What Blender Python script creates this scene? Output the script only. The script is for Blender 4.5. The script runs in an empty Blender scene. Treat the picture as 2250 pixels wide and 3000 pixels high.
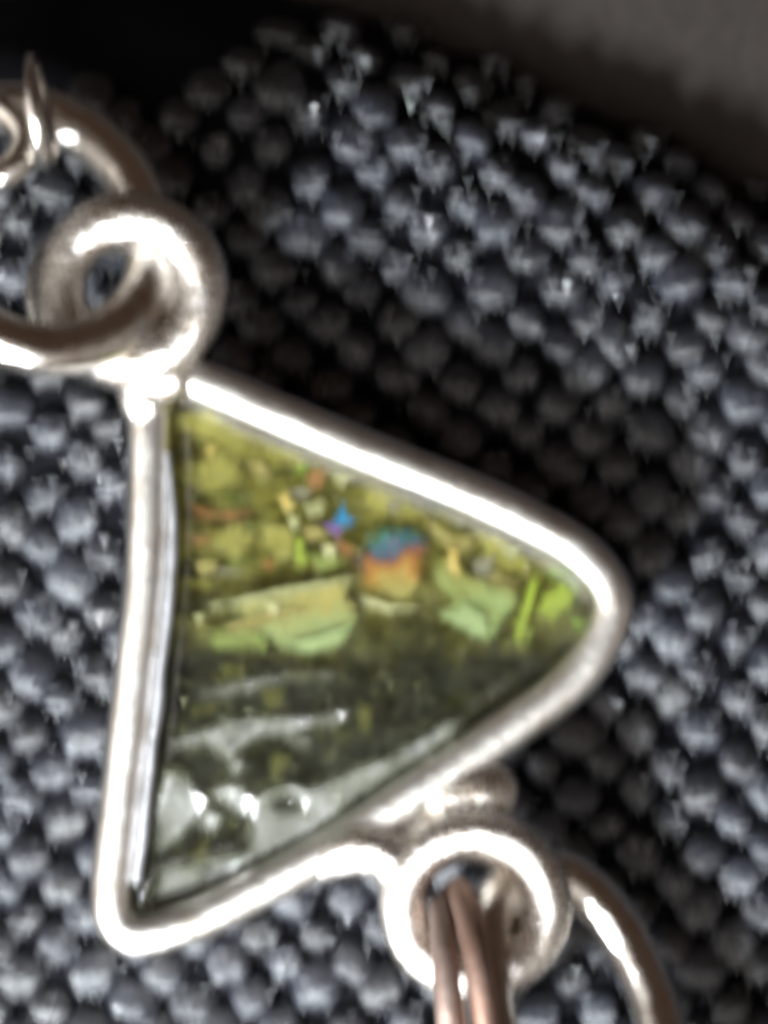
import bpy, bmesh, math, random
from mathutils import Vector, Matrix, noise
random.seed(7)
SC = bpy.context.scene
SC.unit_settings.system = 'METRIC'
SC.unit_settings.scale_length = 0.001          # one unit is a millimetre
COL = SC.collection
PI = math.pi

# ------------------------------------------------------------------ camera
CAM_Z = 60.0
cam = bpy.data.cameras.new('camera')
camo = bpy.data.objects.new('camera', cam); COL.objects.link(camo)
camo.location = (0, 0, CAM_Z)
cam.sensor_fit = 'VERTICAL'; cam.sensor_height = 24; cam.sensor_width = 18
cam.lens = 24 * CAM_Z / 20.0
cam.clip_start = 1; cam.clip_end = 2000
cam.dof.use_dof = True
cam.dof.focus_distance = CAM_Z - 9.0
cam.dof.aperture_fstop = 0.036 / 1.08
cam.dof.aperture_blades = 3
cam.dof.aperture_rotation = math.radians(90)
cam.dof.aperture_ratio = 1.7
SC.camera = camo

# ------------------------------------------------------------------ light
w = bpy.data.worlds.new('World'); SC.world = w; w.use_nodes = True
w.node_tree.nodes['Background'].inputs[0].default_value = (0.046, 0.029, 0.020, 1)
w.node_tree.nodes['Background'].inputs[1].default_value = 1.0

def area(name, direction, dist, size, radiance, color):
    L = bpy.data.lights.new(name, 'AREA'); L.shape = 'RECTANGLE'
    L.size, L.size_y = size
    L.energy = radiance * math.pi * size[0] * size[1]
    L.color = color
    o = bpy.data.objects.new(name, L); COL.objects.link(o)
    d = Vector(direction).normalized()
    o.location = d * dist
    o.rotation_euler = d.to_track_quat('Z', 'Y').to_euler()
    return o
area('window_light', (-0.34, -0.60, 0.72), 160, (290, 170), 1.1, (1.0, 0.95, 0.885))
area('lamp_light', (-0.40, -0.66, 0.62), 60, (11, 11), 285, (0.90, 0.96, 1.0))
area('left_fill', (-0.86, -0.15, 0.48), 170, (190, 130), 1.0, (1.0, 0.95, 0.88))  # unseen fill lamp added to brighten the silver from the left
area('right_fill', (0.86, -0.38, 0.36), 170, (150, 110), 0.32, (1.0, 0.92, 0.84))  # weaker fill lamp, added for the right side of the rim

vs = SC.view_settings
vs.view_transform = 'Standard'; vs.look = 'None'; vs.exposure = 0.2; vs.gamma = 1; vs.use_curve_mapping = False
SC.render.engine = 'CYCLES'
SC.cycles.use_denoising = True
SC.cycles.sample_clamp_indirect = 12
SC.cycles.filter_width = 1.5

# ------------------------------------------------------------------ helpers
PXMM = 150.0
def P(px, py, z=0.0):
    k = (CAM_Z - z) / CAM_Z
    return Vector(((px - 1125) / PXMM * k, (1500 - py) / PXMM * k, z))

def tag(o, label=None, cat=None, group=None, kind=None):
    if label: o['label'] = label
    if cat: o['category'] = cat
    if group: o['group'] = group
    if kind: o['kind'] = kind
    return o

def link(name, me, mat=None, parent=None, smooth=True):
    o = bpy.data.objects.new(name, me); COL.objects.link(o)
    if mat and not me.materials: me.materials.append(mat)
    if parent: o.parent = parent
    if smooth: me.shade_smooth()
    return o

def mesh(name, verts, faces):
    me = bpy.data.meshes.new(name)
    me.from_pydata([tuple(v) for v in verts], [], faces); me.update()
    return me

def catmull(pts, n, closed=True):
    m = len(pts); out = []
    segs = m if closed else m - 1
    for i in range(segs):
        if closed:
            a, b, c, d = pts[i-1], pts[i], pts[(i+1) % m], pts[(i+2) % m]
        else:
            a, b, c, d = pts[max(i-1,0)], pts[i], pts[i+1], pts[min(i+2,m-1)]
        for k in range(8):
            t = k / 8
            out.append(0.5*((2*b)+(c-a)*t+(2*a-5*b+4*c-d)*t*t+(3*b-a-3*c+d)*t**3))
    if not closed: out.append(pts[-1].copy())
    # even resample
    q = out + [out[0]] if closed else out
    L = [0.0]
    for i in range(1, len(q)): L.append(L[-1] + (q[i]-q[i-1]).length)
    res = []; j = 0
    cnt = n if closed else n - 1
    for k in range(n):
        s = L[-1] * k / cnt
        while j < len(L) - 2 and L[j+1] < s: j += 1
        f = (s - L[j]) / max(L[j+1]-L[j], 1e-9)
        res.append(q[j].lerp(q[j+1], min(max(f,0),1)))
    return res

def tube_data(pts, rad, seg=20, closed=True, wob=0.0):
    n = len(pts); verts = []; faces = []
    T = []
    for i in range(n):
        a = pts[i-1] if (closed or i > 0) else pts[0]
        b = pts[(i+1) % n] if (closed or i < n-1) else pts[-1]
        T.append((b - a).normalized())
    u = T[0].orthogonal().normalized(); U = [u]
    for i in range(1, n):
        q = T[i-1].rotation_difference(T[i]); u = (q @ u); u = (u - T[i]*u.dot(T[i])).normalized(); U.append(u)
    twist = 0.0
    if closed:
        q = T[-1].rotation_difference(T[0]); u2 = q @ U[-1]
        twist = math.atan2(T[0].dot(u2.cross(U[0])), u2.dot(U[0]))
    for i in range(n):
        r = rad(i/n) if callable(rad) else rad
        v = T[i].cross(U[i])
        for s in range(seg):
            a = 2*PI*s/seg + twist*i/n
            d = U[i]*math.cos(a) + v*math.sin(a)
            rr = r * (1 + wob*noise.noise((pts[i]+d*r)*1.6))
            verts.append(pts[i] + d*rr)
    for i in range(n if closed else n-1):
        for s in range(seg):
            a = i*seg+s; b = i*seg+(s+1) % seg
            c = ((i+1) % n)*seg+(s+1) % seg; d = ((i+1) % n)*seg+s
            faces.append((a, b, c, d))
    if not closed:
        for i, sg in ((0, -1), (n-1, 1)):
            c = len(verts); r = rad(i/n) if callable(rad) else rad
            verts.append(pts[i] + T[i]*sg*r*0.5)
            for s in range(seg):
                a = i*seg+s; b = i*seg+(s+1) % seg
                faces.append((b, a, c) if sg < 0 else (a, b, c))
    return verts, faces

def blob_data(c, ax, rot=0.0, seg=20, rings=12):
    verts = []; faces = []
    cr, sr = math.cos(rot), math.sin(rot)
    for i in range(rings+1):
        th = PI*i/rings
        for s in range(seg):
            a = 2*PI*s/seg
            x, y, z = ax[0]*math.sin(th)*math.cos(a), ax[1]*math.sin(th)*math.sin(a), ax[2]*math.cos(th)
            verts.append(Vector((c[0]+x*cr-y*sr, c[1]+x*sr+y*cr, c[2]+z)))
    for i in range(rings):
        for s in range(seg):
            a = i*seg+s; b = i*seg+(s+1) % seg
            faces.append((a, a+seg, b+seg, b))
    return verts, faces

def merge(*datas):
    V = []; F = []
    for v, f in datas:
        k = len(V); V += v; F += [tuple(i+k for i in q) for q in f]
    return V, F

# ------------------------------------------------------------------ materials
def newmat(name):
    m = bpy.data.materials.new(name); m.use_nodes = True
    return m, m.node_tree.nodes, m.node_tree.links, m.node_tree.nodes['Principled BSDF']

def N(nodes, t, **kw):
    n = nodes.new(t)
    for k, v in kw.items(): setattr(n, k, v)
    return n

def ramp(nodes, stops):
    r = nodes.new('ShaderNodeValToRGB'); e = r.color_ramp.elements
    while len(e) < len(stops): e.new(0.5)
    for i, (p, c) in enumerate(stops):
        e[i].position = p; e[i].color = (*c, 1)
    return r

def coords(nodes, links, kind='Object', scale=(1,1,1), rot=(0,0,0)):
    tc = nodes.new('ShaderNodeTexCoord'); mp = nodes.new('ShaderNodeMapping')
    mp.inputs['Scale'].default_value = scale; mp.inputs['Rotation'].default_value = rot
    links.new(tc.outputs[kind], mp.inputs[0]); return mp.outputs[0]

def noise_tex(nodes, links, vec, scale, detail=4, rough=0.6, dist=0.0):
    n = nodes.new('ShaderNodeTexNoise'); links.new(vec, n.inputs['Vector'])
    n.inputs['Scale'].default_value = scale; n.inputs['Detail'].default_value = detail
    n.inputs['Roughness'].default_value = rough; n.inputs['Distortion'].default_value = dist
    return n

def silver(name, base=(0.82, 0.79, 0.75), rough=0.26, tarn=(0.62, 0.50, 0.40), bump=0.35):
    m, n, l, b = newmat(name)
    v = coords(n, l)
    n1 = noise_tex(n, l, v, 1.4, 5, 0.65)
    r = ramp(n, [(0.30, tarn), (0.52, base), (1.0, base)])
    l.new(n1.outputs['Fac'], r.inputs[0]); l.new(r.outputs[0], b.inputs['Base Color'])
    b.inputs['Metallic'].default_value = 1
    n2 = noise_tex(n, l, v, 9, 6, 0.7)
    mr = N(n, 'ShaderNodeMapRange'); mr.inputs[3].default_value = rough*0.75; mr.inputs[4].default_value = rough*1.45
    l.new(n2.outputs['Fac'], mr.inputs[0]); l.new(mr.outputs[0], b.inputs['Roughness'])
    n3 = noise_tex(n, l, v, 17, 8, 0.75)
    n4 = noise_tex(n, l, v, 3.2, 3, 0.5)
    ad = N(n, 'ShaderNodeMath', operation='MULTIPLY_ADD'); ad.inputs[1].default_value = 3.0
    l.new(n4.outputs['Fac'], ad.inputs[0]); l.new(n3.outputs['Fac'], ad.inputs[2])
    bp = N(n, 'ShaderNodeBump'); bp.inputs['Strength'].default_value = bump; bp.inputs['Distance'].default_value = 0.045
    l.new(ad.outputs[0], bp.inputs['Height']); l.new(bp.outputs[0], b.inputs['Normal'])
    return m

M_BEZEL = silver('satin_silver', base=(0.84, 0.81, 0.77), rough=0.34, tarn=(0.62, 0.55, 0.47), bump=0.22)
M_LOOP = silver('solder_silver', rough=0.24, tarn=(0.66, 0.56, 0.46), bump=0.45)
M_RING = silver('polished_silver', rough=0.15, tarn=(0.72, 0.62, 0.52), bump=0.25)
M_BROWN_REFL = silver('brown_reflection_silver', base=(0.30, 0.20, 0.16), rough=0.6, tarn=(0.26, 0.15, 0.11), bump=0.25)  # brown reflection on the wire painted into its base colour

def cloth_mat():
    m, n, l, b = newmat('black_yarn')
    v = coords(n, l, 'Object')
    oi = N(n, 'ShaderNodeObjectInfo')
    add = N(n, 'ShaderNodeVectorMath', operation='ADD'); l.new(v, add.inputs[0])
    cmb = N(n, 'ShaderNodeCombineXYZ')
    mul = N(n, 'ShaderNodeMath', operation='MULTIPLY'); mul.inputs[1].default_value = 50
    l.new(oi.outputs['Random'], mul.inputs[0]); l.new(mul.outputs[0], cmb.inputs[0]); l.new(mul.outputs[0], cmb.inputs[1])
    l.new(cmb.outputs[0], add.inputs[1])
    mp = N(n, 'ShaderNodeMapping'); mp.inputs['Scale'].default_value = (13, 1.8, 3); l.new(add.outputs[0], mp.inputs[0])
    n1 = noise_tex(n, l, mp.outputs[0], 2.0, 5, 0.7, 0.4)
    r = ramp(n, [(0.31, (0.003, 0.0035, 0.005)), (0.50, (0.016, 0.018, 0.025)), (0.72, (0.070, 0.077, 0.100))])
    l.new(n1.outputs['Fac'], r.inputs[0])
    hv = N(n, 'ShaderNodeMapRange'); hv.inputs[3].default_value = 0.5; hv.inputs[4].default_value = 1.5
    l.new(oi.outputs['Random'], hv.inputs[0])
    mx = N(n, 'ShaderNodeVectorMath', operation='SCALE'); l.new(r.outputs[0], mx.inputs[0]); l.new(hv.outputs[0], mx.inputs['Scale'])
    l.new(mx.outputs[0], b.inputs['Base Color'])
    b.inputs['Roughness'].default_value = 0.33
    b.inputs['Specular IOR Level'].default_value = 1.0
    bp = N(n, 'ShaderNodeBump'); bp.inputs['Strength'].default_value = 0.6; bp.inputs['Distance'].default_value = 0.05
    l.new(n1.outputs['Fac'], bp.inputs['Height']); l.new(bp.outputs[0], b.inputs['Normal'])
    return m
M_YARN = cloth_mat()

def plain(name, col, rough=0.5, spec=0.5):
    m, n, l, b = newmat(name)
    v = coords(n, l)
    n1 = noise_tex(n, l, v, 3.0, 4, 0.6)
    d = tuple(c*0.7 for c in col); h = tuple(min(1, c*1.25) for c in col)
    r = ramp(n, [(0.3, d), (0.7, h)])
    l.new(n1.outputs['Fac'], r.inputs[0]); l.new(r.outputs[0], b.inputs['Base Color'])
    b.inputs['Roughness'].default_value = rough
    return m
M_BASE = plain('black_cloth_ground', (0.006, 0.006, 0.008), 1.0)
M_BASE.node_tree.nodes['Principled BSDF'].inputs['Specular IOR Level'].default_value = 0.1
M_FIBRE = plain('glint_white_fibre', (0.75, 0.78, 0.85), 0.10)
M_HAZE = plain('taupe_haze', (0.029, 0.0225, 0.0197), 0.9)  # taupe of the haze, given to the surface behind the cloth

# ------------------------------------------------------------------ setting: brown backdrop in place of haze, and draped cloth
def added_fold_e(x, y):                                # distance past a fold added to fade the cloth into haze (mm)
    px, py = x*PXMM/1.06 + 1125, 1500 - y*PXMM/1.06
    return (60 + 620*max(0.0, (px-820)/1430)**1.2 - py)/PXMM + 0.35*noise.noise(Vector((x*0.6, y*0.6, 2)))
def cloth_z(x, y):
    d = max(0.0, added_fold_e(x, y) + 2.6)
    drop = 0.20*d*d
    return -2.95 - min(drop, 2.9) + 0.10*math.sin(x*0.45+1.0)*math.cos(y*0.4)

tb = mesh('haze_backdrop', [(-260,-260,-5.6), (260,-260,-5.6), (260,260,-5.6), (-260,260,-5.6)], [(0,1,2,3)])  # added surface that stands in for the brown haze
tag(link('haze_backdrop', tb, M_HAZE, smooth=False), kind='structure')

V = []; F = []
nx, ny = 60, 76
for j in range(ny+1):
    for i in range(nx+1):
        x = -13 + 26*i/nx; y = -14 + 28*j/ny
        V.append((x, y, cloth_z(x, y) - 0.06))
for j in range(ny):
    for i in range(nx):
        a = j*(nx+1)+i; F.append((a, a+1, a+nx+2, a+nx+1))
cloth = link('cloth', mesh('cloth', V, F), M_BASE)
tag(cloth, 'black nubby woven cloth under the pendant', kind='structure')

def nub_mesh(seed):
    """a fat loop of yarn: domed, leaning to the near side, its strands running lengthwise and ending raggedly"""
    rnd = random.Random(seed)
    seg, rings = 44, 11
    H = 0.44
    V = [Vector((0, -0.08, H))]; F = []
    ph = rnd.uniform(0, 6); sk = rnd.uniform(-0.15, 0.15)
    bend = rnd.uniform(0.6, 2.2)
    for i in range(1, rings+1):
        th = (PI*0.60)*i/rings
        for s in range(seg):
            a = 2*PI*s/seg
            ca, sa = math.cos(a), math.sin(a)
            k = (abs(ca)**2.5 + abs(sa)**2.5) ** (-1/2.5)
            r = math.sin(th)**0.9 * k
            x, y = 0.58*r*ca, 0.54*r*sa
            z = H*math.cos(th)
            st = math.sin(x*24 + ph + bend*math.sin(y*4)) + 0.7*math.sin(x*43 + ph*2 + bend*y)
            rag = noise.noise(Vector((x*9+seed*5, seed*3.1, 0)))
            y += (0.08*rag + 0.015*st) * (1.0 if sa < 0 else 0.4) * (i/rings)
            g = 0.05*noise.noise(Vector((x*3+seed*7, y*3, z*3)))
            z += 0.007*st*(1 - 0.4*i/rings) + 0.03*noise.noise(Vector((x*6, y*5, seed*2.7)))
            V.append(Vector(((x)*(1+g*2), (y + sk*x)*(1+g*2) - 0.36*max(z, 0) + 0.08, z)))
    for s in range(seg): F.append((0, 1+s, 1+(s+1) % seg))
    for i in range(rings-1):
        for s in range(seg):
            a = 1+i*seg+s; b = 1+i*seg+(s+1) % seg
            F.append((a, a+seg, b+seg, b))
    me = mesh('yarn_nub', V, F); me.materials.append(M_YARN); me.shade_smooth()
    return me
NUBS = [nub_mesh(s) for s in range(8)]

BEZ_PX = [(440,1135),(432,1220),(431,1407),(423,1678),(394,1949),(366,2203),(335,2475),(322,2600),(330,2692),(378,2742),
          (450,2742),(560,2708),(678,2654),(949,2505),(1261,2298),(1464,2158),(1640,2035),(1745,1920),(1797,1800),(1785,1712),
          (1725,1635),(1630,1568),(1396,1452),(1125,1343),(850,1228),(640,1138),(520,1098)]
bez = catmull([P(x, y) for x, y in BEZ_PX], 260)

def inside(x, y, poly):
    c = False; n = len(poly)
    for i in range(n):
        x1, y1 = poly[i][0], poly[i][1]; x2, y2 = poly[i-1][0], poly[i-1][1]
        if (y1 > y) != (y2 > y) and x < (x2-x1)*(y-y1)/(y2-y1)+x1: c = not c
    return c

spots = []
v1 = Vector((90, 84)); v2 = Vector((-95, 93))
for i in range(-38, 39):
    for j in range(-38, 39):
        q = Vector((1150, 1480)) + v1*i + v2*j
        q += Vector((random.gauss(0, 10), random.gauss(0, 10)))
        q.x += 22*noise.noise(Vector((q.x*0.0016, q.y*0.0016, 3)))*2
        x, y = (q.x-1125)/PXMM*1.06, (1500-q.y)/PXMM*1.05
        if not (-160 < q.x < 2410 and -60 < q.y < 3160): continue
        if cloth_z(x, y) < -5.55: continue
        shade_edge = (420 - 0.42*q.x)                      # nubs left out at the upper left, bare black standing in for shade
        if q.y < shade_edge + random.gauss(0, 25): continue
        spots.append((x, y, q.x, q.y))
seen, rest = [], []
core = [p*0.90 + Vector((0.3, 0, 0))*0.10 for p in bez]
for s in spots:
    if inside(s[0], s[1], core): continue
    if -40 < s[2] < 2290 and -20 < s[3] < 3040: seen.append(s)
    else: rest.append(s)
seen.sort(key=lambda s: (s[2]-1200)**2+(s[3]-1700)**2)
rest += seen[300:]; seen = seen[:300]
RV = []; RF = []
def nub_matrix(s):
    x, y = s[0], s[1]; e = 0.2
    nrm = Vector(((cloth_z(x-e,y)-cloth_z(x+e,y))/(2*e), (cloth_z(x,y-e)-cloth_z(x,y+e))/(2*e), 1)).normalized()
    q = Vector((0,0,1)).rotation_difference(nrm)
    M = Matrix.Translation((x, y, cloth_z(x, y) + random.uniform(-0.10, 0.06))) @ q.to_matrix().to_4x4()
    M = M @ Matrix.Rotation(math.radians(random.gauss(-8, 14)), 4, 'Z') @ Matrix.Rotation(random.gauss(0, 0.12), 4, 'X') @ Matrix.Rotation(random.gauss(0, 0.12), 4, 'Y')
    sc = random.uniform(0.68, 0.96) * min(1.0, 0.4 + 0.6*max(0.0, (cloth_z(x, y)+5.6)/1.2))
    return M @ Matrix.Diagonal((sc*random.uniform(0.92,1.08), sc, random.uniform(0.7, 1.05), 1))
for s in seen:
    o = bpy.data.objects.new('yarn_nub', random.choice(NUBS)); COL.objects.link(o)
    o.parent = cloth; o.matrix_world = nub_matrix(s)
for s in rest:
    M = nub_matrix(s); me = random.choice(NUBS); k = len(RV)
    RV += [M @ v.co for v in me.vertices]; RF += [tuple(i+k for i in p.vertices) for p in me.polygons]
tag(link('outer_yarn_nubs', mesh('outer_yarn_nubs', RV, RF), M_YARN, cloth), kind='stuff')

# loose fibre ends on the nubs, coloured near white to imitate glints
FV = []; FF = []
ALLN = seen + [q for q in rest if -40 < q[2] < 2290 and -20 < q[3] < 3040]
for k in range(4200):
    s = random.choice(ALLN)
    dy = random.uniform(-0.52, 0.25)
    x, y = s[0]+random.gauss(0, 0.2), s[1]+dy
    z = cloth_z(x, y) + 0.39 - 0.7*max(0, abs(dy+0.12)-0.12) + random.uniform(-0.03, 0.05)
    a = random.gauss(PI/2+0.25, 0.45); ln = random.uniform(0.05, 0.22); wd = random.uniform(0.004, 0.011)
    d = Vector((math.cos(a), math.sin(a), random.uniform(-0.2, 0.5))).normalized()
    sd = d.cross(Vector((random.uniform(-.4,.4), random.uniform(-.9,.1), 1))).normalized()*wd
    up = d.cross(sd).normalized()*wd
    p = Vector((x, y, z)); b = len(FV)
    FV += [p-sd, p+sd, p+up, p+d*ln]
    FF += [(b, b+1, b+3), (b+1, b+2, b+3), (b+2, b, b+3)]
tag(link('fibre_glints', mesh('fibre_glints', FV, FF), M_FIBRE, cloth, smooth=False), kind='stuff')

# ------------------------------------------------------------------ pendant
pend = bpy.data.objects.new('pendant', None); COL.objects.link(pend)
pend.empty_display_size = 1
tag(pend, 'triangular olive green stone pendant in silver rim with soldered wire loops', 'pendant')

def sweep(pts, prof, name, mat, parent, wob=0.02):
    n = len(pts); V = []; F = []; m = len(prof)
    for i in range(n):
        t = (pts[(i+1) % n] - pts[i-1]); t.z = 0; t.normalize()
        out = Vector((t.y, -t.x, 0)) * -1          # points away from the stone for this winding
        for (u, z) in prof:
            wv = wob*noise.noise(Vector((pts[i].x*1.1, pts[i].y*1.1, z*2+u*3)))
            V.append(pts[i] + out*(u*(1+wv)) + Vector((0, 0, z + wv*0.8)))
    for i in range(n):
        for k in range(m-1):
            a = i*m+k; b = ((i+1) % n)*m+k
            F.append((a, a+1, b+1, b))
    return link(name, mesh(name, V, F), mat, parent)

cen = sum((p for p in bez), Vector((0,0,0)))/len(bez)
t0 = (bez[1]-bez[-1]); o0 = Vector((t0.y, -t0.x, 0))*-1
SG = 1 if o0.dot(bez[0]-cen) > 0 else -1
HW = 0.42
prof = [(HW*1.02, -2.5), (HW*1.0, -1.2), (HW, -0.55)]
for k in range(0, 17):
    a = PI/2 - PI*k/16
    s_, c_ = math.sin(a), math.cos(a)
    prof.append((HW*math.copysign(abs(s_)**0.85, s_), -0.50+0.50*abs(c_)**0.8))
prof += [(-HW, -0.7), (-HW*0.98, -1.3), (-HW*0.6, -1.5)]
prof = [(u*SG, z) for u, z in prof]
bezel = sweep(bez, prof, 'bezel', M_BEZEL, pend)

# pressed-down inner lip of the bezel along the straight long side
LV = []; LF = []
lip = [i for i in range(260) if bez[i].x < -4.4 and -7.35 < bez[i].y < 1.2]
lip.sort(key=lambda i: -bez[i].y)
for q, i in enumerate(lip):
    t = (bez[(i+1) % 260]-bez[i-1]); t.z = 0; t.normalize()
    out = Vector((t.y, -t.x, 0))*-1*SG
    k = q/(len(lip)-1); wv = 0.20*min(1, k*6)*(1+0.25*noise.noise(Vector((0, bez[i].y*1.2, 0))))
    for u, z in ((0.36, -0.50), (0.42, -0.10), (0.42+wv*0.5, -0.06), (0.42+wv, -0.13), (0.42+wv+0.02, -0.45)):
        LV.append(bez[i]-out*u+Vector((0, 0, z)))
for q in range(len(lip)-1):
    for k in range(4):
        a = q*5+k; LF.append((a, a+5, a+6, a+1))
link('bezel_lip', mesh('bezel_lip', LV, LF), silver('dull_silver', base=(0.42, 0.42, 0.44), rough=0.5, tarn=(0.28, 0.28, 0.28)), pend)

# loops of coiled wire with solder, fused into one skin
def loop_part(name, data):
    V, F = merge(*data)
    o = link(name, mesh(name, V, F), M_LOOP, pend)
    r = o.modifiers.new('fuse', 'REMESH'); r.mode = 'VOXEL'; r.voxel_size = 0.055; r.use_smooth_shade = True
    s = o.modifiers.new('soften', 'SMOOTH'); s.factor = 0.5; s.iterations = 16
    return o
def circ(cx, cy, R, z, a0=0, a1=360, n=64, dz=0.0, R1=None, cx1=None, cy1=None):
    out = []
    for k in range(n):
        t = k/(n-1) if abs(a1-a0) < 359.9 or R1 else k/n
        a = math.radians(a0+(a1-a0)*t)
        R_ = R + ((R1-R)*t if R1 else 0)
        x_ = cx + ((cx1-cx)*t if cx1 else 0); y_ = cy + ((cy1-cy)*t if cy1 else 0)
        out.append(P(x_+R_*math.cos(a), y_-R_*math.sin(a), z+dz*t))
    return out
up_outer = tube_data(circ(385, 848, 208, 0.0), 0.54, 22)
up_inner = tube_data(circ(385, 848, 200, -0.05, 150, 520, 60, -0.45, 112, 305, 836), 0.30, 18, closed=False)
up_sold = blob_data(P(470, 1090, -0.25), (0.75, 0.5, 0.5), -0.45)
up_sold2 = blob_data(P(425, 1165, -0.35), (0.55, 0.62, 0.5))
up_sold3 = blob_data(P(330, 1085, -0.3), (0.62, 0.36, 0.4), -0.5)
up_second = tube_data(circ(338, 862, 214, -0.38), 0.36, 20)
loop_part('loop', [up_outer, up_second, up_inner, up_sold, up_sold2, up_sold3])

lo_outer = tube_data(circ(1392, 2652, 214, 0.0), 0.48, 22)
lo_inner = tube_data(circ(1392, 2652, 205, -0.1, 200, -180, 60, -0.45, 118, 1402, 2690), 0.30, 18, closed=False)
neck = catmull([P(930, 2545, -0.35), P(1010, 2500, -0.25), P(1095, 2490, -0.18), P(1150, 2540, -0.12), P(1165, 2620, -0.05)], 30, closed=False)
lo_s1 = tube_data(neck, lambda t: 0.34+0.22*math.sin(PI*min(1, t*1.1)), 20, closed=False)
lo_s2 = blob_data(P(1180, 2470, -0.35), (0.75, 0.50, 0.40), 0.55)
lo_s3 = blob_data(P(1388, 2345, -0.28), (0.95, 0.75, 0.42), 0.55)
lo_s4 = blob_data(P(1240, 2430, -0.45), (1.1, 0.5, 0.38), 0.55)
loop_part('loop', [lo_outer, lo_inner, lo_s1, lo_s2, lo_s3, lo_s4])

# ------------------------------------------------------------------ stone
STONE_IN = []
nb = len(bez)
for i in range(nb):
    t = (bez[(i+1) % nb]-bez[i-1]); t.z = 0; t.normalize()
    out = Vector((t.y, -t.x, 0))*-1*SG
    STONE_IN.append(bez[i]-out*0.40)
def C6(l): return [((400+.4822*a), (1800+.4822*b)) for a, b in l]
# bevelled facets, greyed to imitate reflections: outline, slope dz/dx, dz/dy, drop
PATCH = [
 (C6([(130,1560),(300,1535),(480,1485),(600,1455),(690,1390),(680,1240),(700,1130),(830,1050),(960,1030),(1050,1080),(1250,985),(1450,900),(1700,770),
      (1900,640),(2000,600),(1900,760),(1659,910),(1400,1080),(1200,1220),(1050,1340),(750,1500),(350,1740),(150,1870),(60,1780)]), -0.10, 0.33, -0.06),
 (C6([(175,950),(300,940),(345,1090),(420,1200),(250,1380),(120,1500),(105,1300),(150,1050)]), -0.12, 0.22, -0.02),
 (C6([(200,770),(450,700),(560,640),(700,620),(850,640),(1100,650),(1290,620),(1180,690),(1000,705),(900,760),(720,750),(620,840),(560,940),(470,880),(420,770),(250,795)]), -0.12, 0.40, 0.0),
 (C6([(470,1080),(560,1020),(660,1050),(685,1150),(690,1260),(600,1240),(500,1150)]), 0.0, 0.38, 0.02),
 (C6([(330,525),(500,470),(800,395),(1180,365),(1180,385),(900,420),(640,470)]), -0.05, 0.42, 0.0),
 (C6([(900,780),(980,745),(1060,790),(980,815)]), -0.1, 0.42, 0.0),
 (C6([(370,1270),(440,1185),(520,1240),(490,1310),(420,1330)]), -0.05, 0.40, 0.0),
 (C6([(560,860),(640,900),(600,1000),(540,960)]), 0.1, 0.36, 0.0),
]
HOLE = C6([(830,1165),(880,1110),(930,1095),(1000,1160),(950,1175)])
def dist_edge(x, y):
    best = 1e9
    for i in range(0, nb, 3):
        a = STONE_IN[i-3]; b = STONE_IN[i]
        ab = b-a; tt = ((x-a.x)*ab.x+(y-a.y)*ab.y)/max(ab.x*ab.x+ab.y*ab.y, 1e-9)
        tt = min(max(tt, 0), 1)
        dx, dy = x-a.x-ab.x*tt, y-a.y-ab.y*tt
        dd = dx*dx+dy*dy
        if dd < best: best = dd
    return math.sqrt(best)
PW = []
for poly, gx, gy, dr in PATCH:
    w_ = [P(a, b, -0.3) for a, b in poly]
    c = sum(w_, Vector((0,0,0)))/len(w_)
    PW.append((w_, c, gx, gy, dr, min(p.x for p in w_)-.2, max(p.x for p in w_)+.2, min(p.y for p in w_)-.2, max(p.y for p in w_)+.2))
HW_ = [P(a, b, -0.3) for a, b in HOLE]
gs = 0.05
xs0, xs1 = min(p.x for p in STONE_IN), max(p.x for p in STONE_IN)
ys0, ys1 = min(p.y for p in STONE_IN), max(p.y for p in STONE_IN)
gnx, gny = int((xs1-xs0)/gs)+2, int((ys1-ys0)/gs)+2
Z = {}; FR = set()
for j in range(gny):
    for i in range(gnx):
        x, y = xs0+i*gs, ys0+j*gs
        if not inside(x, y, STONE_IN): continue
        d = dist_edge(x, y)
        z = -0.28 + 0.025*noise.noise(Vector((x*0.7, y*0.7, 1))) + 0.012*noise.noise(Vector((x*2.2, y*2.2, 5)))
        bev = max(0.0, 0.42-d)
        z -= bev*0.55
        wx = x + 0.06*noise.noise(Vector((x*4, y*4, 9))); wy = y + 0.06*noise.noise(Vector((x*4, y*4, 19)))
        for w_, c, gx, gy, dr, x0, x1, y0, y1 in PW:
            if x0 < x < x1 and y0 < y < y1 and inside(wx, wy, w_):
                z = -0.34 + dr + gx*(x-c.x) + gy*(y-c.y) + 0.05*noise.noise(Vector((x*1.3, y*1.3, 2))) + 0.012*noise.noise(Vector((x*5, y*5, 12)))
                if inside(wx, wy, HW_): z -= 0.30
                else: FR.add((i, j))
                break
        Z[i, j] = max(min(z, 0.05), -1.0)
for it in range(9):
    Z2 = {}
    for (i, j), z in Z.items():
        nb4 = [Z[k] for k in ((i+1,j),(i-1,j),(i,j+1),(i,j-1)) if k in Z]
        Z2[i, j] = z*0.5 + 0.5*sum(nb4)/len(nb4) if nb4 else z
    Z = Z2
idx = {}; V = []; F = []; FM2 = []
for (i, j), z in Z.items():
    idx[i, j] = len(V); V.append((xs0+i*gs, ys0+j*gs, z))
edges = {}
for (i, j) in Z:
    q = [(i,j),(i+1,j),(i+1,j+1),(i,j+1)]
    if all(k in idx for k in q):
        f = tuple(idx[k] for k in q); F.append(f); FM2.append(1 if sum(k in FR for k in q) > 2 else 0)
        for a, b in zip(f, f[1:]+f[:1]):
            if (b, a) in edges: del edges[b, a]
            else: edges[a, b] = 1
BOT = -2.15
low = {}
for a, b in list(edges):
    for k in (a, b):
        if k not in low: low[k] = len(V); V.append((V[k][0], V[k][1], BOT))
    F.append((b, a, low[a], low[b]))
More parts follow.
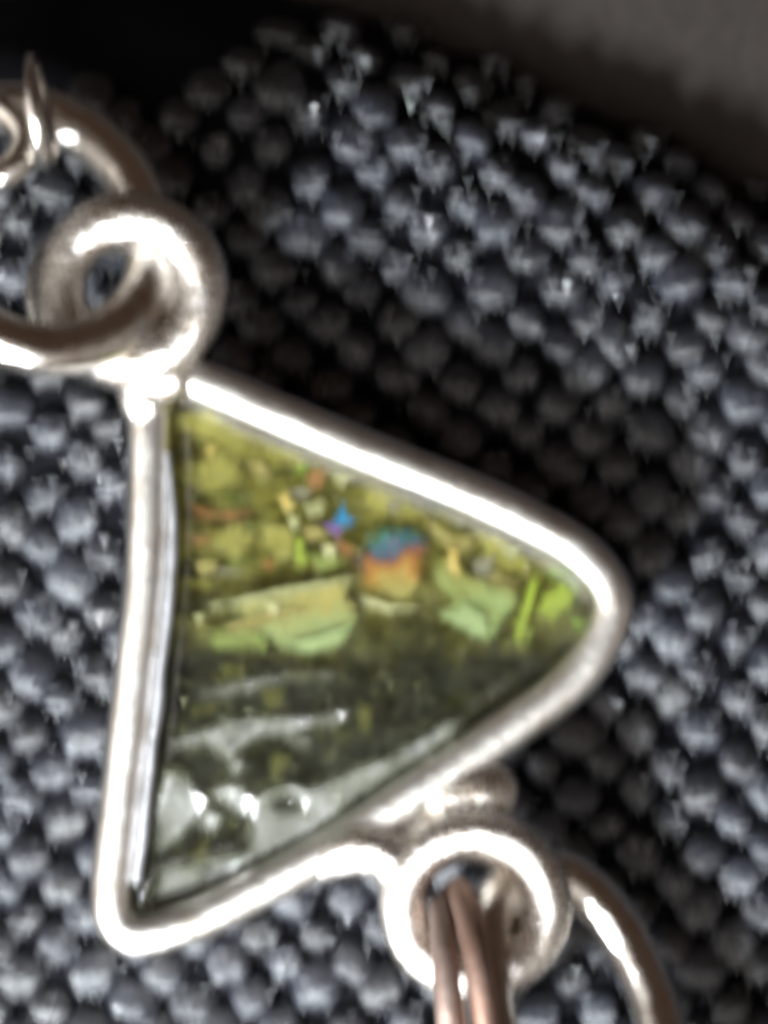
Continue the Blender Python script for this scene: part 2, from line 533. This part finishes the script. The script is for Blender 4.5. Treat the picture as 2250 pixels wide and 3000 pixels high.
bc = len(V); V.append((cen.x, cen.y, BOT))
for a, b in edges: F.append((low[b], low[a], bc))

def stone_mat():
    m, n, l, b = newmat('olive_crystal')
    b.inputs['IOR'].default_value = 1.70
    v = coords(n, l)
    at = N(n, 'ShaderNodeAttribute'); at.attribute_name = 'painted_reflection'
    # grey reflections painted as a milky skin on the facets, clear polish elsewhere
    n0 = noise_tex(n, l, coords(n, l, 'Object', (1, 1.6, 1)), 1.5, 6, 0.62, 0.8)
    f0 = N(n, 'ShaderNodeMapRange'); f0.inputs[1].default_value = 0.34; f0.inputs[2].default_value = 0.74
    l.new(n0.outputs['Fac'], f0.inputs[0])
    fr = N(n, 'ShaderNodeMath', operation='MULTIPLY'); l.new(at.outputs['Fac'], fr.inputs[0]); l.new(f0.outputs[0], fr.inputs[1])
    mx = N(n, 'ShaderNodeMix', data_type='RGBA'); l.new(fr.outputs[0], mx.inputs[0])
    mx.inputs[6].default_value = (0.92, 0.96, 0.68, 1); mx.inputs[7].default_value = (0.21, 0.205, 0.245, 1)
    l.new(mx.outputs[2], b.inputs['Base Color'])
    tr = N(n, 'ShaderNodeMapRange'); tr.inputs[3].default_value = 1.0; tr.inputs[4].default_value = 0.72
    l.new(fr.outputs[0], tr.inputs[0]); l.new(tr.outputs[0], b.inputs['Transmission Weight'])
    n1 = noise_tex(n, l, v, 3.5, 5, 0.65)
    mr = N(n, 'ShaderNodeMapRange'); mr.inputs[1].default_value = 0.3; mr.inputs[2].default_value = 0.75
    mr.inputs[3].default_value = 0.04; mr.inputs[4].default_value = 0.16
    l.new(n1.outputs['Fac'], mr.inputs[0])
    ra = N(n, 'ShaderNodeMath', operation='MULTIPLY_ADD'); ra.inputs[1].default_value = 0.22
    l.new(at.outputs['Fac'], ra.inputs[0]); l.new(mr.outputs[0], ra.inputs[2]); l.new(ra.outputs[0], b.inputs['Roughness'])
    n2 = noise_tex(n, l, v, 5.0, 6, 0.7)
    bp = N(n, 'ShaderNodeBump'); bp.inputs['Strength'].default_value = 0.25; bp.inputs['Distance'].default_value = 0.05
    l.new(n2.outputs['Fac'], bp.inputs['Height']); l.new(bp.outputs[0], b.inputs['Normal'])
    return m
me = mesh('stone', V, F)
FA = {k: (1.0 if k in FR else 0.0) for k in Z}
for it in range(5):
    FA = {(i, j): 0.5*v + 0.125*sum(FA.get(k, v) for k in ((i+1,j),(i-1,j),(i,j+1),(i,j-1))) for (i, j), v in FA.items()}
at = me.attributes.new('painted_reflection', 'FLOAT', 'POINT')
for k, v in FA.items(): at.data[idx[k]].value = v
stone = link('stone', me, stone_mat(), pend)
stone['label'] = 'olive green included crystal with grey reflections painted on its lower facets'

# mottled floor of the crystal
def bed_mat():
    m, n, l, b = newmat('mottled_olive')
    v = coords(n, l, 'Object', (1.0, 2.2, 1.0))
    n1 = noise_tex(n, l, v, 0.9, 6, 0.68, 0.6)
    r1 = ramp(n, [(0.33, (0.035, 0.028, 0.006)), (0.44, (0.17, 0.150, 0.022)), (0.55, (0.36, 0.32, 0.07)), (0.68, (0.56, 0.52, 0.24))])
    l.new(n1.outputs['Fac'], r1.inputs[0])
    v2_ = coords(n, l, 'Object', (1.0, 1.8, 1.0))
    n2 = noise_tex(n, l, v2_, 1.6, 6, 0.72, 0.3)
    r2 = ramp(n, [(0.35, (0.006, 0.007, 0.006)), (0.55, (0.022, 0.023, 0.016)), (0.66, (0.11, 0.11, 0.025)), (0.8, (0.14, 0.14, 0.10))])
    l.new(n2.outputs['Fac'], r2.inputs[0])
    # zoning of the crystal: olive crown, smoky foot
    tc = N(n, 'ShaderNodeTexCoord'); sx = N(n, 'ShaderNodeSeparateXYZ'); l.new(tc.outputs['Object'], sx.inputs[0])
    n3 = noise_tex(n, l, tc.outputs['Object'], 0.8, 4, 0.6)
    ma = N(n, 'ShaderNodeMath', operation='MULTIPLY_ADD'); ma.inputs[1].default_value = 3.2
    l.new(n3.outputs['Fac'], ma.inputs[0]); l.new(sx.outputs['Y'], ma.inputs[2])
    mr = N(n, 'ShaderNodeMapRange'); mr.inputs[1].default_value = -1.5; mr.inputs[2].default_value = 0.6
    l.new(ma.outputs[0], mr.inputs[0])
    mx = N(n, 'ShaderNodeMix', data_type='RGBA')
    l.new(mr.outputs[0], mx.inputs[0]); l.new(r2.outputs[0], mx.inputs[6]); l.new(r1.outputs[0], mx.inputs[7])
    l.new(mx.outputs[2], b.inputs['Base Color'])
    b.inputs['Roughness'].default_value = 0.4
    bp = N(n, 'ShaderNodeBump'); bp.inputs['Strength'].default_value = 0.8; bp.inputs['Distance'].default_value = 0.12
    l.new(n2.outputs['Fac'], bp.inputs['Height']); l.new(bp.outputs[0], b.inputs['Normal'])
    return m
V = []; F = []; idx = {}
gs2 = 0.10
core2 = [p.copy() for p in STONE_IN]
gx_, gy_ = int((xs1-xs0)/gs2)+2, int((ys1-ys0)/gs2)+2
for j in range(gy_):
    for i in range(gx_):
        x, y = xs0+i*gs2, ys0+j*gs2
        if inside(x, y, core2) and dist_edge(x, y) > 0.06:
            idx[i, j] = len(V)
            z = -1.25 + 0.22*noise.noise(Vector((x*0.8, y*1.3, 4))) + 0.10*noise.noise(Vector((x*2.4, y*3.4, 8)))
            V.append((x, y, z))
for (i, j) in idx:
    q = [(i,j),(i+1,j),(i+1,j+1),(i,j+1)]
    if all(k in idx for k in q): F.append(tuple(idx[k] for k in q))
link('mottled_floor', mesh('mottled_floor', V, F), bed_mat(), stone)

def lin(c): return tuple(((v/255+0.055)/1.055)**2.4 if v > 10 else v/255/12.92 for v in c)
def ragged(m, n, l, b, v, amp=1.3, lo=-0.10, hi=0.45):
    """flakes are feathered plates: they thin out unevenly towards their rims and are crossed by fine cracks"""
    at = N(n, 'ShaderNodeAttribute'); at.attribute_name = 'core'
    n2 = noise_tex(n, l, v, 2.6, 6, 0.68, 1.2)
    sb = N(n, 'ShaderNodeMath', operation='SUBTRACT'); sb.inputs[1].default_value = 0.5; l.new(n2.outputs['Fac'], sb.inputs[0])
    ma = N(n, 'ShaderNodeMath', operation='MULTIPLY_ADD'); ma.inputs[1].default_value = amp
    l.new(sb.outputs[0], ma.inputs[0]); l.new(at.outputs['Fac'], ma.inputs[2])
    mr = N(n, 'ShaderNodeMapRange', interpolation_type='SMOOTHSTEP'); mr.inputs[1].default_value = lo; mr.inputs[2].default_value = hi
    l.new(ma.outputs[0], mr.inputs[0]); l.new(mr.outputs[0], b.inputs['Alpha'])
    bp = N(n, 'ShaderNodeBump'); bp.inputs['Strength'].default_value = 0.6; bp.inputs['Distance'].default_value = 0.08
    l.new(n2.outputs['Fac'], bp.inputs['Height']); l.new(bp.outputs[0], b.inputs['Normal'])
def flake_mat(name, c1, c2, rough=0.35, metal=0.0, crisp=False):
    m, n, l, b = newmat(name)
    tc = N(n, 'ShaderNodeTexCoord'); sx = N(n, 'ShaderNodeSeparateXYZ'); l.new(tc.outputs['Generated'], sx.inputs[0])
    n1 = noise_tex(n, l, tc.outputs['Object'], 2.5, 6, 0.7, 0.8)
    ma = N(n, 'ShaderNodeMath', operation='MULTIPLY_ADD'); ma.inputs[1].default_value = 1.8
    sb = N(n, 'ShaderNodeMath', operation='SUBTRACT'); sb.inputs[1].default_value = 0.5
    l.new(n1.outputs['Fac'], sb.inputs[0]); l.new(sb.outputs[0], ma.inputs[0]); l.new(sx.outputs['Y'], ma.inputs[2])
    dk = tuple(0.55*(p+q)/2 for p, q in zip(c1, c2))
    r = ramp(n, [(0.0, dk), (0.2, c2), (0.85, c1), (1.1 if False else 1.0, tuple(min(1, 1.15*v) for v in c1))])
    l.new(ma.outputs[0], r.inputs[0]); l.new(r.outputs[0], b.inputs['Base Color'])
    b.inputs['Roughness'].default_value = rough; b.inputs['Metallic'].default_value = metal
    if crisp: ragged(m, n, l, b, tc.outputs['Object'], 0.6, -0.08, 0.22)
    else: ragged(m, n, l, b, tc.outputs['Object'])
    return m
def irid_mat():
    m, n, l, b = newmat('iridescent_film')
    tc = N(n, 'ShaderNodeTexCoord'); sx = N(n, 'ShaderNodeSeparateXYZ'); l.new(tc.outputs['Generated'], sx.inputs[0])
    n1 = noise_tex(n, l, tc.outputs['Object'], 1.6, 5, 0.65, 0.6)
    ma = N(n, 'ShaderNodeMath', operation='MULTIPLY_ADD'); ma.inputs[1].default_value = 0.9
    sb = N(n, 'ShaderNodeMath', operation='SUBTRACT'); sb.inputs[1].default_value = 0.5
    tl = N(n, 'ShaderNodeMath', operation='MULTIPLY_ADD'); tl.inputs[1].default_value = -0.18
    l.new(sx.outputs['X'], tl.inputs[0]); l.new(sx.outputs['Y'], tl.inputs[2])
    l.new(n1.outputs['Fac'], sb.inputs[0]); l.new(sb.outputs[0], ma.inputs[0]); l.new(tl.outputs[0], ma.inputs[2])
    r = ramp(n, [(0.0, (0.62, 0.56, 0.24)), (0.20, (0.62, 0.48, 0.18)), (0.36, (0.66, 0.30, 0.06)), (0.48, (0.40, 0.12, 0.07)),
                 (0.57, (0.13, 0.11, 0.30)), (0.68, (0.05, 0.22, 0.40)), (0.85, (0.10, 0.34, 0.28))])
    l.new(ma.outputs[0], r.inputs[0]); l.new(r.outputs[0], b.inputs['Base Color'])
    b.inputs['Roughness'].default_value = 0.35
    ragged(m, n, l, b, tc.outputs['Object'])
    return m
FM = {
 'mint': flake_mat('pale_mint_flake', (0.60, 0.50, 0.20), (0.50, 0.60, 0.33), crisp=True),
 'mint2': flake_mat('mint_flake', (0.42, 0.40, 0.13), (0.52, 0.66, 0.34), crisp=True),
 'green': flake_mat('green_flake', (0.30, 0.34, 0.08), (0.34, 0.42, 0.14)),
 'lime': flake_mat('lime_flake', (0.50, 0.62, 0.08), (0.42, 0.50, 0.10)),
 'leaf': flake_mat('leaf_green_flake', (0.20, 0.30, 0.04), (0.28, 0.40, 0.05)),
 'gold': flake_mat('gold_flake', (0.75, 0.55, 0.20), (0.85, 0.66, 0.28), 0.3),
 'rust': flake_mat('rust_flake', (0.50, 0.20, 0.07), (0.36, 0.17, 0.07)),
 'tan': flake_mat('tan_flake', (0.52, 0.42, 0.18), (0.46, 0.38, 0.16)),
 'pale': flake_mat('pale_flake', (0.62, 0.60, 0.36), (0.72, 0.70, 0.48)),
 'grey': flake_mat('lilac_grey_flake', (0.40, 0.36, 0.34), (0.34, 0.31, 0.28)),
 'blue': flake_mat('blue_reflection_flake', (0.0, 0.36, 0.95), (0.03, 0.30, 0.85), 0.3),  # spectral reflection painted as the flake's own blue
 'violet': flake_mat('violet_flake', (0.30, 0.14, 0.70), (0.42, 0.14, 0.48), 0.3),
 'irid': irid_mat(),
 'moss': flake_mat('moss_flake', (0.12, 0.115, 0.02), (0.08, 0.08, 0.015)),
 'mint3': flake_mat('milky_mint_flake', (0.50, 0.62, 0.36), (0.60, 0.74, 0.46)),
 'olive2': flake_mat('pale_olive_flake', (0.52, 0.46, 0.14), (0.40, 0.36, 0.09)),
 'olive': flake_mat('olive_flake', (0.34, 0.31, 0.06), (0.24, 0.22, 0.04)),
 'white': flake_mat('cream_flake', (0.85, 0.80, 0.55), (0.90, 0.86, 0.66), 0.3),
}
def flake(poly, kind, z, tilt=(0.0, 0.12), rag=0.09, name='inclusion_flake'):
    pts = [P(a, b, z) for a, b in poly]
    c = sum(pts, Vector((0,0,0)))/len(pts)
    pts = [c + (p-c)*1.12 for p in pts]
    ring = []
    m = len(pts)
    for i in range(m):
        a, b = pts[i], pts[(i+1) % m]
        k = max(1, int((b-a).length/0.12))
        for s in range(k):
            p = a.lerp(b, s/k)
            nn = noise.noise(Vector((p.x*4, p.y*4, z*9)))
            d = (p-c); d.z = 0
            p = p + d.normalized()*rag*nn*1.6
            p.z = z + tilt[0]*(p.x-c.x) + tilt[1]*(p.y-c.y) + 0.05*noise.noise(Vector((p.x*1.5, p.y*1.5, 3)))
            ring.append(p)
    n = len(ring)
    V = [c] + ring + [p*1.0 - Vector((0,0,0.05)) for p in ring]
    F = []
    ccw = sum(ring[i].x*ring[(i+1)%n].y-ring[(i+1)%n].x*ring[i].y for i in range(n)) > 0
    for i in range(n):
        j = (i+1) % n
        F += [(0, 1+i, 1+j), (1+i, 1+n+i, 1+n+j, 1+j)]
    if not ccw: F = [tuple(reversed(f)) for f in F]
    # ragged outlines are fanned from the centre; ears that fold back are avoided by ngon cap when needed
    me = mesh(name, V, F)
    at = me.attributes.new('core', 'FLOAT', 'POINT'); at.data[0].value = 1.0
    return link(name, me, FM[kind], stone, smooth=False)

FL = [
 ([(720,1755),(850,1730),(970,1712),(1006,1715),(1012,1762),(1046,1814),(1000,1868),(930,1905),(872,1916),(820,1898),(790,1860),(700,1800)],'mint',-0.75,(0.02,0.10)),
 ([(615,1845),(700,1805),(790,1865),(806,1890),(790,1905),(690,1908),(625,1893)],'green',-0.88,(0.05,0.12)),
 ([(1273,1658),(1331,1639),(1370,1697),(1437,1716),(1514,1736),(1500,1784),(1466,1813),(1437,1861),(1408,1868),(1370,1846),(1290,1800),(1335,1762),(1293,1726),(1269,1682)],'mint2',-0.75,(-0.02,0.12)),
 ([(1078,1572),(1110,1556),(1150,1550),(1200,1556),(1238,1572),(1240,1620),(1236,1680),(1236,1725),(1215,1758),(1170,1772),(1125,1764),(1088,1735),(1060,1690),(1046,1650),(1062,1610)],'irid',-0.62,(0.0,0.15)),
 ([(600,1775),(760,1735),(880,1712),(1010,1688),(1040,1700),(960,1722),(820,1748),(690,1775),(640,1790)],'pale',-0.66,(0.0,0.2)),
 ([(640,1840),(740,1800),(860,1775),(900,1790),(780,1830),(680,1860)],'tan',-0.70,(0.0,0.2)),
 ([(820,1890),(900,1870),(1000,1840),(1046,1816),(1010,1865),(940,1905),(872,1918)],'mint3',-0.62,(0.0,0.25)),
 ([(1290,1800),(1340,1770),(1420,1800),(1440,1855),(1405,1868),(1360,1842)],'mint3',-0.66,(0.0,0.2)),
 ([(520,1240),(600,1210),(700,1265),(790,1330),(700,1330),(590,1290)],'olive2',-0.8,(0.0,0.1)),
 ([(540,1360),(640,1330),(720,1370),(700,1440),(600,1450),(545,1420)],'olive2',-1.0,(0.0,0.1)),
 ([(690,1300),(800,1310),(900,1360),(820,1380),(730,1350)],'olive2',-0.85,(0.0,0.1)),
 ([(600,1560),(720,1530),(760,1580),(700,1640),(620,1630)],'olive2',-0.9,(0.0,0.1)),
 ([(560,1480),(640,1500),(740,1500),(700,1530),(590,1525)],'rust',-0.95,(0.0,0.1)),
 ([(760,1540),(860,1540),(880,1640),(800,1650)],'olive2',-0.85,(0.0,0.15)),
 ([(860,1560),(900,1570),(890,1650),(850,1660)],'lime',-0.8,(0.0,0.15)),
 ([(1060,1450),(1180,1480),(1260,1530),(1180,1540),(1080,1500)],'olive2',-0.85,(0.0,0.1)),
 ([(1380,1560),(1480,1600),(1560,1660),(1500,1690),(1410,1640)],'olive2',-0.8,(0.0,0.12)),
 ([(1340,1690),(1440,1660),(1520,1700),(1480,1760),(1380,1740)],'tan',-0.85,(0.0,0.1)),
 ([(1050,1738),(1090,1762),(1140,1774),(1225,1776),(1242,1784),(1200,1797),(1110,1792),(1060,1768)],'white',-0.55,(0.0,0.3)),
 ([(970,1540),(996,1508),(1005,1462),(1014,1505),(1046,1525),(1032,1546),(990,1550)],'blue',-0.55,(0.05,0.2)),
 ([(930,1535),(975,1522),(1004,1552),(996,1572),(955,1548)],'violet',-0.62,(0.0,0.2)),
 ([(1553,1697),(1582,1687),(1572,1736),(1548,1798),(1534,1875),(1498,1880),(1510,1832),(1524,1784)],'lime',-0.65,(0.1,0.12)),
 ([(1597,1726),(1645,1716),(1669,1736),(1654,1798),(1611,1818),(1567,1793),(1587,1760)],'lime',-0.55,(0.0,0.2)),
 ([(1659,1813),(1707,1798),(1702,1851),(1674,1856)],'leaf',-0.65,(0.0,0.15)),
 ([(1540,1835),(1560,1832),(1562,1876),(1536,1876)],'green',-0.7,(0.0,0.15)),
 ([(1575,1680),(1650,1660),(1700,1700),(1690,1760),(1640,1720)],'leaf',-0.8,(0.0,0.15)),
 ([(806,1456),(845,1450),(874,1499),(853,1508),(821,1489)],'gold',-0.55,(0.0,0.3)),
 ([(848,1515),(872,1510),(880,1545),(856,1548)],'pale',-0.6,(0.0,0.3)),
 ([(900,1401),(951,1385),(962,1420),(923,1442),(900,1424)],'rust',-0.6,(0.0,0.15)),
 ([(958,1401),(1025,1405),(1004,1432),(975,1425)],'pale',-0.6,(0.0,0.3)),
 ([(655,1503),(725,1500),(705,1526),(670,1524)],'rust',-0.65,(0.0,0.12)),
 ([(555,1581),(612,1570),(620,1593),(578,1607)],'rust',-0.65,(0.0,0.12)),
 ([(570,1652),(632,1645),(640,1678),(590,1690)],'tan',-0.65,(0.0,0.15)),
 ([(625,1470),(684,1455),(692,1480),(640,1492)],'olive',-0.7,(0.0,0.15)),
 ([(880,1554),(935,1546),(953,1575),(908,1578)],'tan',-0.6,(0.0,0.18)),
 ([(719,1350),(755,1350),(800,1401),(745,1405)],'tan',-0.75,(0.0,0.15)),
 ([(560,1228),(665,1248),(690,1270),(618,1275)],'tan',-0.85,(0.0,0.15)),
 ([(590,1312),(628,1300),(640,1330),(605,1338)],'gold',-0.9,(0.0,0.05)),
 ([(1235,1514),(1331,1575),(1408,1575),(1372,1612),(1312,1603),(1262,1560)],'tan',-0.6,(0.0,0.15)),
 ([(1312,1608),(1341,1610),(1348,1690),(1317,1685)],'gold',-0.58,(0.0,0.2)),
 ([(1453,1608),(1512,1620),(1486,1640)],'pale',-0.6,(0.0,0.2)),
 ([(1370,1640),(1450,1630),(1440,1690),(1385,1690)],'grey',-0.8,(0.0,0.15)),
 ([(829,1432),(912,1442),(892,1468),(853,1460)],'grey',-0.65,(0.0,0.15)),
 ([(880,1475),(945,1470),(955,1510),(905,1520)],'pale',-0.85,(0.0,0.05)),
 ([(905,1640),(970,1610),(1010,1652),(970,1674),(916,1674)],'green',-0.8,(0.0,0.1)),
 ([(860,1630),(895,1622),(905,1650),(865,1658)],'lime',-0.65,(0.0,0.2)),
 ([(860,1370),(890,1360),(900,1395),(862,1400)],'leaf',-0.62,(0.0,0.2)),
 ([(866,1352),(880,1350),(884,1366),(868,1370)],'gold',-0.55,(0.0,0.3)),
 ([(985,1585),(1040,1595),(1030,1625),(995,1615)],'rust',-0.7,(0.0,0.12)),
 ([(940,1605),(990,1600),(985,1622),(950,1626)],'white',-0.6,(0.0,0.3)),
 ([(760,1650),(800,1640),(790,1668),(765,1670)],'rust',-0.7,(0.0,0.12)),
 ([(1130,1470),(1180,1480),(1165,1510),(1135,1500)],'grey',-0.6,(0.0,0.25)),
 ([(560,1795),(600,1790),(610,1825),(570,1830)],'pale',-0.6,(0.0,0.25)),
 ([(770,1775),(815,1768),(808,1795),(775,1797)],'white',-0.6,(0.0,0.3)),
 ([(641,1954),(737,1940),(715,1995),(651,1993)],'moss',-0.8,(0.0,0.1)),
 ([(760,2030),(834,2020),(840,2065),(780,2075)],'moss',-0.85,(0.0,0.08)),
 ([(800,2195),(866,2205),(834,2268),(780,2285)],'moss',-0.9,(0.0,0.12)),
 ([(560,2070),(640,2060),(630,2090),(565,2100)],'moss',-0.85,(0.0,0.1)),
 ([(1046,2070),(1094,2070),(1089,2157),(1050,2137)],'moss',-0.95,(0.0,0.03)),
 ([(1100,2350),(1160,2300),(1180,2310),(1120,2362)],'moss',-0.75,(0.0,0.1)),
 ([(560,2490),(620,2440),(600,2500),(520,2540)],'moss',-0.9,(0.0,0.05)),
]
for f in FL: flake(*f)
rnd = random.Random(21)
for k in range(60):                                 # smaller flakes crowding the crown of the stone
    x = rnd.uniform(520, 1650); y = rnd.uniform(1220, 1830)
    p = P(x, y, -0.7)
    if not inside(p.x, p.y, STONE_IN) or dist_edge(p.x, p.y) < 0.25: continue
    if y > 1780 and x > 1050: continue
    w_ = rnd.uniform(18, 60); h_ = rnd.uniform(8, 24); ph = rnd.uniform(-0.5, 0.4)
    poly = []
    m = rnd.randint(5, 7)
    for s in range(m):
        a = 2*PI*s/m + rnd.uniform(-.3, .3)
        u, v = w_*math.cos(a), h_*math.sin(a)
        poly.append((x+u*math.cos(ph)-v*math.sin(ph), y+u*math.sin(ph)+v*math.cos(ph)))
    flake(poly, rnd.choice(['olive','olive','olive','tan','green','grey','olive']), rnd.uniform(-1.15, -0.85), (rnd.uniform(-.1,.1), rnd.uniform(-0.05,0.2)))

# mirror specks added inside the stone to make glints, too many and small to pick apart
gm, gn, gl, gb = newmat('glint_speck')
gb.inputs['Base Color'].default_value = (0.62, 0.62, 0.52, 1); gb.inputs['Metallic'].default_value = 1; gb.inputs['Roughness'].default_value = 0.25
V = []; F = []
cnt = 0
while cnt < 2400:
    x = rnd.uniform(xs0, xs1); y = rnd.uniform(ys0, ys1)
    if not inside(x, y, STONE_IN): continue
    cnt += 1
    z = rnd.uniform(-0.95, -0.55)
    nrm = Vector((rnd.gauss(-0.12, 0.16), rnd.gauss(-0.2, 0.18), 1)).normalized()
    u = nrm.orthogonal().normalized(); v = nrm.cross(u)
    s = rnd.uniform(0.007, 0.020) * (2.2 if rnd.random() < 0.06 else 1); a0 = rnd.uniform(0, 6)
    b = len(V)
    for q in range(3):
        a = a0+q*2.1
        V.append(Vector((x, y, z)) + (u*math.cos(a)+v*math.sin(a))*s)
    V.append(Vector((x, y, z-0.006)))
    F += [(b, b+1, b+2), (b+1, b, b+3), (b+2, b+1, b+3), (b, b+2, b+3)]
tag(link('glint_specks', mesh('glint_specks', V, F), gm, stone, smooth=False), kind='stuff')

# ------------------------------------------------------------------ jump rings of the chain
def ring(name, pts, r, mat, label, group='silver jump rings of the chain', seg=22):
    V, F = tube_data(pts, r, seg, True, wob=0.05)
    o = link(name, mesh(name, V, F), mat)
    tag(o, label, 'jump ring', group)
    return o
def plane_ring(cx, cy, a, b, rot, zc, gx, gy, n=110):
    """ellipse outline in the picture plane (pixels), height z = zc + gx*dx + gy*dy (mm)"""
    out = []
    for k in range(n):
        t = 2*PI*k/n
        u, v = a*math.cos(t), b*math.sin(t)
        x = u*math.cos(rot)-v*math.sin(rot); y = u*math.sin(rot)+v*math.cos(rot)
        out.append(P(cx+x, cy+y, zc + gx*x/PXMM + gy*y/PXMM))
    return out
def edge_ring(cx, cy, R, zc, yaw, lean, n=100):
    """ring standing on edge: yaw is the direction of its visible bar, lean tips its plane sideways"""
    out = []
    d = Vector((math.cos(yaw), math.sin(yaw), 0)); s = Vector((-d.y, d.x, 0))
    up = (Vector((0,0,1))*math.cos(lean) + s*math.sin(lean))
    c = P(cx, cy, zc)
    for k in range(n):
        t = 2*PI*k/n
        out.append(c + (d*math.cos(t) + up*math.sin(t))*R)
    return out
ring('jump_ring', plane_ring(88, 672, 385, 322, math.radians(42), 0.0, -0.34, 0.60), 0.54, M_RING, 'large silver jump ring threaded through the upper left loop')
ring('jump_ring', edge_ring(112, 312, 0.95, 0.15, math.radians(97), 0.0), lambda t: 0.26*(0.35+0.65*(0.5-0.5*math.cos(2*PI*t))), M_RING, 'small silver ring standing on edge at the upper left')
ring('jump_ring', plane_ring(-95, 405, 175, 120, 0.15, 0.0, 0.1, 0.2), 0.30, M_RING, 'silver ring cut off by the left border near the upper corner')
ring('jump_ring', plane_ring(1690, 3010, 480, 235, math.atan2(-0.95, -0.3), -0.1, -0.42, 0.42), 0.50, M_RING, 'silver jump ring curving away at the lower right corner')
ring('jump_ring', edge_ring(1378, 2900, 1.95, -0.1, math.radians(-83), 0.10), 0.26, M_BROWN_REFL, 'silver ring painted with a brown reflection, standing on edge in the lower loop')
M_PINK_REFL = silver('pink_reflection_silver', base=(0.34, 0.26, 0.225), rough=0.6, tarn=(0.42, 0.30, 0.25), bump=0.25)  # pinkish reflection put into the silver's colour
ring('jump_ring', edge_ring(1316, 2940, 1.95, -0.2, math.radians(-86), -0.02), 0.26, M_PINK_REFL, 'silver ring with a painted pinkish reflection on edge beside the brown one in the lower loop')
